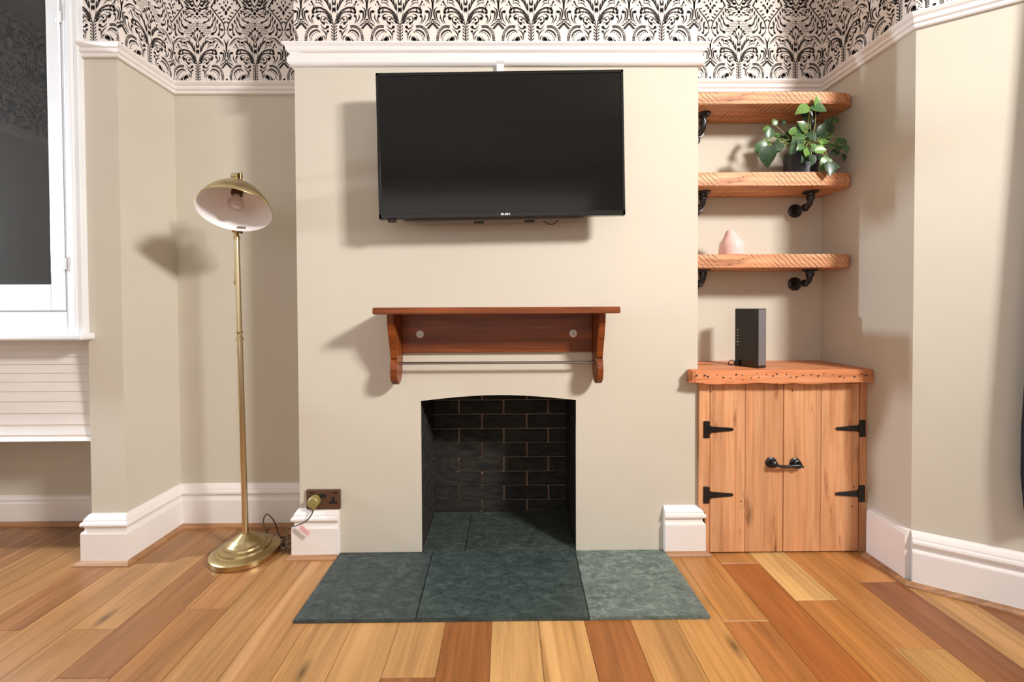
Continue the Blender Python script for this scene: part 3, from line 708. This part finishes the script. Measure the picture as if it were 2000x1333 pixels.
for (a, m, c, X, d, zz) in ((0.880, 1.034, 1.2005, 0.864, 1, 0), (1.2025, 1.366, 1.533, 1.545, -1, 0.004)):
    b = BM(); box(b, a+0.02, c-0.02, 0.0015, 0.012, 0.04, 0.70, 0.002, 1)
    dr = obj('door', b, 'pine', cup)
    for p0, p1 in ((a, m), (m, c)):
        pb = BM(); box(pb, p0+0.0006, p1-0.0006, CY, CY+0.018, 0.006, 0.748-zz, 0.0018, 1)
        po = obj('plank', pb, 'pine', dr)
    for z in (0.546, 0.260): strap_hinge(dr, X, z, d)
    if d == 1:
        b = BM(); lathe(b, [(0.024, 0), (0.024, 0.004), (0.020, 0.007), (0.013, 0.009), (0.012, 0.022), (0.015, 0.028), (0.010, 0.034), (0, 0.036)], (1.146, CY-0.0004, 0.400), (0, -1, 0), 24)
        tube(b, [(1.150, CY-0.026, 0.398), (1.172, CY-0.027, 0.392), (1.20, CY-0.025, 0.390), (1.235, CY-0.024, 0.392), (1.256, CY-0.026, 0.394)], 0.0065, 10, 4)
        obj('latch_hook', b, 'iron', dr, True)
    else:
        b = BM(); lathe(b, [(0.023, 0), (0.023, 0.004), (0.019, 0.007), (0.011, 0.009), (0.010, 0.014), (0, 0.015)], (1.251, CY-0.0004, 0.397), (0, -1, 0), 24)
        tube(b, [(1.251+0.014*math.cos(q), CY-0.022+0.004*math.sin(q), 0.397+0.014*math.sin(q)) for q in [k*math.pi/8 for k in range(17)]], 0.004, 8)
        tube(b, [(1.262, CY-0.02, 0.388), (1.275, CY-0.02, 0.386)], 0.005, 8)
        obj('latch_ring', b, 'iron', dr, True)
b = BM(); prism(b, [(XR+0.001, DR-0.001), (XR+0.001, -0.001), (0.785, -0.001), (0.783, -0.050), (0.80, -0.058), (1.1, -0.060), (1.50, -0.058), (1.55, -0.054), (XB-0.001, -0.050), (XB-0.001, DR-0.001)], 2, 0.7555, 0.808)
bmesh.ops.subdivide_edges(b, edges=[e_ for e_ in b.edges if e_.calc_length() > 0.2 and all(v.co.y < -0.04 for v in e_.verts)], cuts=6)
for v in b.verts:
    if v.co.y < -0.03 and v.co.z < 0.78: v.co.z += random.uniform(-0.002, 0.002); v.co.y += random.uniform(-.002, .002)
bmesh.ops.bevel(b, geom=[e_ for e_ in b.edges if e_.is_manifold and e_.calc_face_angle(0) > 0.6 and all(v.co.y < -0.0005 for v in e_.verts)], offset=0.005, segments=2, affect='EDGES')
tag(obj('worktop', b, 'worktop_wood', None, False, (1.2, 0.1, 0.7555)), 'thick reclaimed wood worktop with nail holes on the pine cupboard', 'worktop')

wt = bpy.data.objects['worktop']; b = BM(); rh = random.Random(5)
for k in range(26):
    xx = 0.80+0.029*k+rh.uniform(-.008, .008); zz = 0.785+rh.uniform(-.010, .008)
    lathe(b, [(rh.uniform(0.002, 0.0042), 0), (0.001, 0.0006), (0, 0.0007)], (xx, -0.0602-0.0012, zz), (0, -1, 0), 10)
nh = obj('nail_holes', b, 'black_matte', wt); nh['kind'] = 'stuff'; nh['label'] = 'row of small dark nail holes'

# ------------------------------------------------------------------ router, vase, plant
rt = thing('router', 'upright black router box standing on the wooden worktop', 'router', (1.09, 0.055, 0.808)); rt.rotation_euler = (0, 0, math.radians(22))
def loc_part(name, bm, mat, parent, smooth=False):
    bmesh.ops.recalc_face_normals(bm, faces=bm.faces); me = bpy.data.meshes.new(name); bm.to_mesh(me); bm.free()
    if smooth: me.polygons.foreach_set('use_smooth', [True]*len(me.polygons))
    return new_obj(name, me, mat, parent)
loc_part('casing', box(BM(), -0.019, 0.034, -0.058, 0.058, 0.001, 0.262, 0.003, 2), 'router_gloss', rt)
loc_part('grille', box(BM(), -0.016, 0.031, -0.0595, -0.057, 0.012, 0.258, 0.001, 1), 'router_grille', rt)
b = BM()
for k in range(6): box(b, -0.0194, -0.0188, 0.040, 0.044+0.003*(k % 2), 0.095+k*0.014, 0.098+k*0.014)
loc_part('printed_marks', b, 'white_print', rt)
loc_part('connector_block', box(BM(), -0.030, -0.0195, 0.03, 0.055, 0.001, 0.022, 0.002, 1), 'black_matte', rt)
loc_part('lead', tube(BM(), [(-0.028, 0.045, 0.012), (-0.045, 0.05, 0.026), (-0.058, 0.058, 0.016), (-0.045, 0.066, 0.003), (-0.01, 0.075, 0.003)], 0.0018, 8, 5), 'cord_black', rt, True)
b = lathe(BM(), [(0, 0), (0.050, 0), (0.0535, 0.003), (0.0545, 0.012), (0.0545, 0.034), (0.0525, 0.056), (0.0475, 0.067), (0.039, 0.077), (0.030, 0.090), (0.023, 0.104), (0.017, 0.114), (0.009, 0.120), (0, 0.121)], (0, 0, 0), seg=40, capends=False)
for v in b.verts: v.co.x -= 0.008*max(0, v.co.z-0.07)/0.05
bmesh.ops.translate(b, verts=b.verts, vec=(1.0415, 0.115, 1.314))
tag(obj('vase', b, 'pink_glaze', None, True, (1.0415, 0.115, 1.314)), 'small glossy pink teardrop vase on the lowest wooden shelf', 'vase')

plant = thing('potted_plant', 'trailing green pothos in a black pot on the middle shelf', 'plant', (1.382, 0.145, 1.680))
pot = obj('pot', lathe(BM(), [(0, 0.001), (0.062, 0.001), (0.066, 0.004), (0.072, 0.10), (0.073, 0.112), (0.068, 0.112), (0.066, 0.1), (0, 0.1)], (1.382, 0.145, 1.680), seg=36, capends=False), 'pot', plant, True)
b = BM()
for k in range(5): box(b, 1.372+0.008*k, 1.374+0.008*k, 0.0715, 0.0725, 1.722, 1.765)
for k in range(3): box(b, 1.366, 1.412, 0.0715, 0.0725, 1.726+0.014*k, 1.7275+0.014*k)
obj('printed_grid', b, 'tv_back', pot)
obj('soil', lathe(BM(), [(0.0655, 0.098), (0.05, 0.103), (0, 0.105)], (1.382, 0.145, 1.680), seg=24), 'soil', plant)
LV = [(1.374, 0.03, 1.987, 0.033, 90), (1.319, 0.035, 1.957, 0.048, 200), (1.381, 0.03, 1.95, 0.052, -20), (1.361, 0.07, 1.939, 0.043, 270), (1.229, 0.1, 1.925, 0.026, 110), (1.298, 0.14, 1.942, 0.021, 100), (1.206, 0.1, 1.878, 0.04, 80), (1.448, 0.085, 1.885, 0.05, 70), (1.494, 0.1, 1.896, 0.033, 60), (1.53, 0.12, 1.945, 0.03, 45), (1.293, 0.1, 1.848, 0.057, 200), (1.266, 0.12, 1.872, 0.043, 150), (1.31, 0.08, 1.87, 0.038, 120), (1.313, 0.06, 1.834, 0.05, 240), (1.378, 0.07, 1.843, 0.043, 300), (1.157, 0.08, 1.805, 0.048, 230), (1.19, 0.1, 1.825, 0.038, 110), (1.171, 0.05, 1.753, 0.069, 280), (1.216, 0.06, 1.798, 0.05, 230), (1.323, 0.05, 1.801, 0.043, 285), (1.429, 0.06, 1.82, 0.036, 20), (1.49, 0.14, 1.87, 0.05, 60), (1.398, 0.04, 1.774, 0.04, 0), (1.346, 0.04, 1.761, 0.04, 300), (1.358, 0.035, 1.73, 0.04, 275), (1.505, 0.06, 1.81, 0.046, 250), (1.525, 0.06, 1.782, 0.034, 290), (1.495, 0.08, 1.78, 0.033, 200), (1.535, 0.08, 1.755, 0.03, 280), (1.416, 0.03, 1.715, 0.048, 240), (1.426, 0.022, 1.685, 0.052, 265), (1.462, 0.03, 1.712, 0.043, -10), (1.385, 0.13, 1.919, 0.052, 140), (1.288, 0.05, 1.785, 0.038, 220), (1.482, 0.10, 1.925, 0.036, 60)]
def leaf_mesh(curl, fold):
    half = [(0.0, 0.0), (0.10, 0.22), (0.26, 0.36), (0.42, 0.40), (0.58, 0.35), (0.74, 0.24), (0.88, 0.11), (1.0, 0.0)]
    V, Fs = [], []
    for t, wd in half:
        zc = -curl*t*t*0.5
        tt = t-0.08*(1 if 0.05 < t < 0.3 else 0)
        V += [(tt, wd, zc+fold*wd), (t, 0, zc), (tt, -wd, zc+fold*wd)]
    for i in range(len(half)-1):
        a = 3*i; Fs += [(a, a+1, a+4, a+3), (a+1, a+2, a+5, a+4)]
    me = bpy.data.meshes.new('leaf'); me.from_pydata(V, [], Fs); me.validate(); me.polygons.foreach_set('use_smooth', [True]*len(me.polygons)); me.materials.append(MAT['leaf'])
    return me
LM = [leaf_mesh(0.5, 0.25), leaf_mesh(0.9, 0.12), leaf_mesh(0.2, 0.4), leaf_mesh(0.7, -0.15)]
pl = plant.location; rl = random.Random(11)
LV += [(x+rl.uniform(-.03, .03), max(0.035, y+rl.uniform(-.02, .03)), z+rl.uniform(-.03, .025), s*0.8, ang+rl.uniform(-60, 60)) for x, y, z, s, ang in LV[5:34] if z < 1.93 and 1.2 < x < 1.5 and z > 1.72]
for i, (x, y, z, s, ang) in enumerate(LV):
    L = s*1.3; a = math.radians(ang)
    d = Vector((math.cos(a), rl.uniform(-0.5, -0.05), math.sin(a))).normalized()
    nrm = Vector((rl.uniform(-.35, .35), -1, rl.uniform(0.1, 0.8))); nrm = (nrm-d*nrm.dot(d)).normalized(); side = nrm.cross(d)
    o = new_obj('leaf', LM[i % 4], None, plant)
    base = Vector((x, y, z))-d*L*0.5
    o.matrix_local = Matrix.Translation(base-pl) @ Matrix((d, side, nrm)).transposed().to_4x4() @ Matrix.Diagonal((L, L*1.05, L, 1))
    root = Vector((1.382+rl.uniform(-.04, .04), 0.145+rl.uniform(-.04, .02), 1.782))
    mid = (root+base)/2+Vector((0, -0.015, 0.035 if base.z < 1.85 else 0.0))
    b = tube(BM(), [root, mid, base], 0.0016, 6, 5); obj('stem', b, 'stem', plant, True)

# ------------------------------------------------------------------ floor lamp
LX, LY = -1.152, 0.012
lamp = thing('floor_lamp', 'antique brass reading floor lamp with dome shade in the left alcove', 'lamp', (LX, LY, 0))
obj('base', lathe(BM(), [(0, 0.001), (0.133, 0.001), (0.136, 0.004), (0.136, 0.024), (0.132, 0.028), (0.110, 0.031), (0.101, 0.035), (0.098, 0.043), (0.090, 0.046), (0.083, 0.048), (0.080, 0.055), (0.072, 0.058), (0.068, 0.060), (0.065, 0.066), (0.045, 0.078), (0.030, 0.088), (0.018, 0.096), (0.013, 0.099), (0, 0.099)], (LX, LY, 0), seg=64, capends=False), 'brass', lamp, True)
P0 = Vector((LX, LY, 0.095)); P1 = Vector((LX-0.018, LY+0.008, 0.955)); P2_ = Vector((LX-0.026, LY+0.010, 1.40))
obj('pole', tube(BM(), [P0, P1], 0.0125, 16, r2=0.0115), 'brass_bright', lamp, True)
ax = (P2_-P1).normalized()
obj('collar', lathe(BM(), [(0.012, -0.012), (0.0155, -0.010), (0.0155, -0.003), (0.010, 0.002), (0.010, 0.012), (0.014, 0.018), (0.014, 0.024), (0.010, 0.028)], P1, ax, 20), 'brass_bright', lamp, True)
obj('pole', tube(BM(), [P1, P2_], 0.0105, 16), 'brass_bright', lamp, True)
def knuckle(p, name='joint'):
    b = BM(); lathe(b, [(0.010, -0.018), (0.013, -0.016), (0.013, -0.006), (0.009, 0), (0.009, 0.03)], p, (0, 0, 1), 16); tube(b, [(p.x-0.014, p.y, p.z+0.024), (p.x+0.014, p.y, p.z+0.024)], 0.014, 16)
    k = obj(name, b, 'brass', lamp, True)
    b = BM(); tube(b, [(p.x+0.014, p.y, p.z+0.024), (p.x+0.026, p.y, p.z+0.024)], 0.004, 8); box(b, p.x+0.018, p.x+0.024, p.y-0.006, p.y+0.006, p.z+0.008, p.z+0.042, 0.002, 1)
    obj('wing_screw', b, 'dark_brass', k)
knuckle(P2_)
SA = Vector((-0.17, 0.44, 0.88)).normalized(); RC = Vector((-1.088, -0.130, 1.472))
TOP = RC+SA*0.142
T2 = Vector((-1.135, -0.045, 1.612))
obj('arm', tube(BM(), [P2_+Vector((0, 0, 0.02)), (LX-0.026, LY+0.03, 1.48), (LX-0.022, LY+0.03, 1.57), T2+Vector((0, 0.012, 0.0))], 0.007, 12, 6), 'brass', lamp, True)
knuckle(T2)
outp = [(0.131, 0), (0.1325, 0.004), (0.128, 0.02), (0.115, 0.048), (0.097, 0.076), (0.077, 0.100), (0.060, 0.113), (0.048, 0.119), (0.040, 0.123), (0.031, 0.128), (0.026, 0.142), (0.020, 0.152), (0.010, 0.157), (0, 0.158)]
inp = [(0.131, 0), (0.1285, 0.004), (0.124, 0.02), (0.111, 0.047), (0.093, 0.073), (0.073, 0.096), (0.056, 0.108), (0.0, 0.114)]
sh = obj('shade', lathe(BM(), outp, RC, SA, 56, False), 'brass', lamp, True)
obj('shade_lining', lathe(BM(), inp, RC, SA, 56, False), 'shade_inside', sh, True)
obj('bulb_holder', lathe(BM(), [(0.021, 0.117), (0.021, 0.085), (0.017, 0.080), (0, 0.080)], RC, SA, 20, False), 'dark_brass', sh, True)
obj('bulb', lathe(BM(), [(0.013, 0.081), (0.016, 0.07), (0.027, 0.05), (0.030, 0.036), (0.026, 0.022), (0.014, 0.011), (0, 0.008)], RC, SA, 24, False), 'bulb', sh, True)
dn = Vector((0, 0, -1)); dn = (dn-SA*dn.dot(SA)).normalized(); sd = SA.cross(dn)
lp = RC+dn*0.1255+SA*0.014
b = BM(); quad(b, *[tuple(lp+sd*i*0.016+SA*j*0.005-dn*0.0025) for i, j in ((-1, -1), (1, -1), (1, 1), (-1, 1))]); obj('maker_sticker', b, 'tv_back', sh)
tube_ = tube(BM(), [(LX-0.03, LY+0.005, 1.26), (LX-0.033, LY+0.004, 1.235), (LX-0.033, LY+0.004, 1.20)], 0.002, 6, 3); lathe(tube_, [(0.004, 0), (0.005, 0.012), (0, 0.018)], (LX-0.033, LY+0.004, 1.185), seg=10)
obj('pull_switch', tube_, 'brass', lamp, True)
cord = tube(BM(), [(LX+0.04, LY+0.125, 0.010), (LX-0.01, 0.165, 0.06), (LX+0.01, 0.16, 0.105), (LX+0.04, 0.165, 0.07), (LX+0.06, 0.17, 0.006), (-1.06, 0.14, 0.005), (-0.99, 0.15, 0.02), (-0.96, 0.12, 0.03), (-1.0, 0.06, 0.010), (-1.03, 0.09, 0.006), (-0.97, 0.10, 0.04), (-0.955, 0.05, 0.02), (-0.975, 0.02, 0.006), (-0.955, -0.02, 0.03), (-0.950, -0.03, 0.10), (-0.94, -0.04, 0.14), (-0.895, -0.050, 0.158), (-0.855, -0.050, 0.178), (-0.834, -0.046, 0.205), (-0.832, -0.036, 0.225)], 0.0027, 8, 6)
co = obj('cord', cord, 'cord', lamp, True)
b = BM()
for k in range(4): tube(b, [(-0.99-0.012*k, 0.03+0.008*k, 0.006+0.004*k), (-0.965-0.004*k, -0.005, 0.05-0.006*k), (-0.975, 0.015, 0.075-0.01*k), (-1.01, 0.05, 0.03), (-1.0, 0.06, 0.006)], 0.003, 8, 5)
obj('cord_bundle', b, 'cord', co, True)
plug = lathe(BM(), [(0.024, 0), (0.025, 0.006), (0.024, 0.026), (0.019, 0.031), (0, 0.032)], (-0.834, -0.0125, 0.248), (0, -1, 0), 28)
box(plug, -0.838, -0.827, -0.040, -0.020, 0.212, 0.232, 0.003, 2)
obj('plug', plug, 'olive_plug', lamp, True)
tg = BM(); R = Matrix.Rotation(math.radians(42), 3, 'Y'); pv = Vector((-0.886, -0.052, 0.158))
box(tg, pv.x, pv.x+0.062, pv.y-0.0008, pv.y, pv.z-0.011, pv.z+0.011, 0, 1, R, pv)
to = obj('paper_tag', tg, 'paper_tag', lamp)
tg = BM()
for k in range(4): box(tg, pv.x+0.008, pv.x+0.056-0.006*(k % 2), pv.y-0.0012, pv.y-0.0006, pv.z-0.008+0.0048*k, pv.z-0.0065+0.0048*k, 0, 1, R, pv)
obj('printed_lines', tg, 'red_ink', to)

# ------------------------------------------------------------------ socket
sk = thing('double_socket', 'bronze double wall socket above the left skirting block', 'socket', (-0.80, 0, 0.25))
pp = obj('plate', box(BM(), -0.874, -0.727, -0.0125, -0.0005, 0.207, 0.293, 0.003, 2), 'socket_plate', sk)
b = BM(); box(b, -0.774, -0.739, -0.0132, -0.0124, 0.232, 0.242); box(b, -0.763, -0.751, -0.0132, -0.0124, 0.242, 0.262); obj('pin_holes', b, 'black_matte', sk)
for x0 in (-0.815, -0.800): obj('rocker_switch', box(BM(), x0, x0+0.012, -0.0155, -0.0123, 0.258, 0.276, 0.002, 2), 'black_matte', sk)
for x0 in (-0.858, -0.757): obj('usb_slot', box(BM(), x0, x0+0.017, -0.0132, -0.0124, 0.277, 0.283), 'black_matte', sk)

# ------------------------------------------------------------------ curtain whose edge enters the frame at the right
cu = thing('curtain', 'dark speckled curtain, only a sliver showing at the right edge', 'curtain', (BEND[0]+SDIR.x*0.5, BEND[1]+SDIR.y*0.5, 0.33))
NRM = Vector((SDIR.y, -SDIR.x))
b = BM(); rows = []
for i in range(13):
    z = 0.335+(2.26-0.335)*i/12; s0 = 0.267+0.012*max(0, 1-(z-0.335)/0.06)+0.07*max(0, (z-0.7)/1.5); row = []
    for k in range(57):
        t = k/56; sd_ = s0+(0.86-s0)*t; off = 0.052+0.013*math.sin(t*2*math.pi*6.5)
        p = Vector(BEND)+SDIR*sd_+NRM*off; row.append(b.verts.new((p.x, p.y, z)))
    rows.append(row)
for r_, q_ in zip(rows, rows[1:]):
    for k in range(56): b.faces.new((r_[k], r_[k+1], q_[k+1], q_[k]))
bmesh.ops.solidify(b, geom=list(b.faces), thickness=0.004)
obj('fabric', b, 'tweed', cu, True)
pa, pb_ = Vector(BEND)+SDIR*0.28+NRM*0.052, Vector(BEND)+SDIR*1.3+NRM*0.052
obj('curtain_pole', tube(BM(), [(pa.x, pa.y, 2.285), (pb_.x, pb_.y, 2.285)], 0.012, 14), 'iron', cu, True)
for sd_ in (0.34, 1.25):
    p, q_ = Vector(BEND)+SDIR*sd_, Vector(BEND)+SDIR*sd_+NRM*0.052
    obj('pole_bracket', tube(BM(), [(p.x, p.y, 2.285), (q_.x, q_.y, 2.285)], 0.007, 10), 'iron', cu, True)
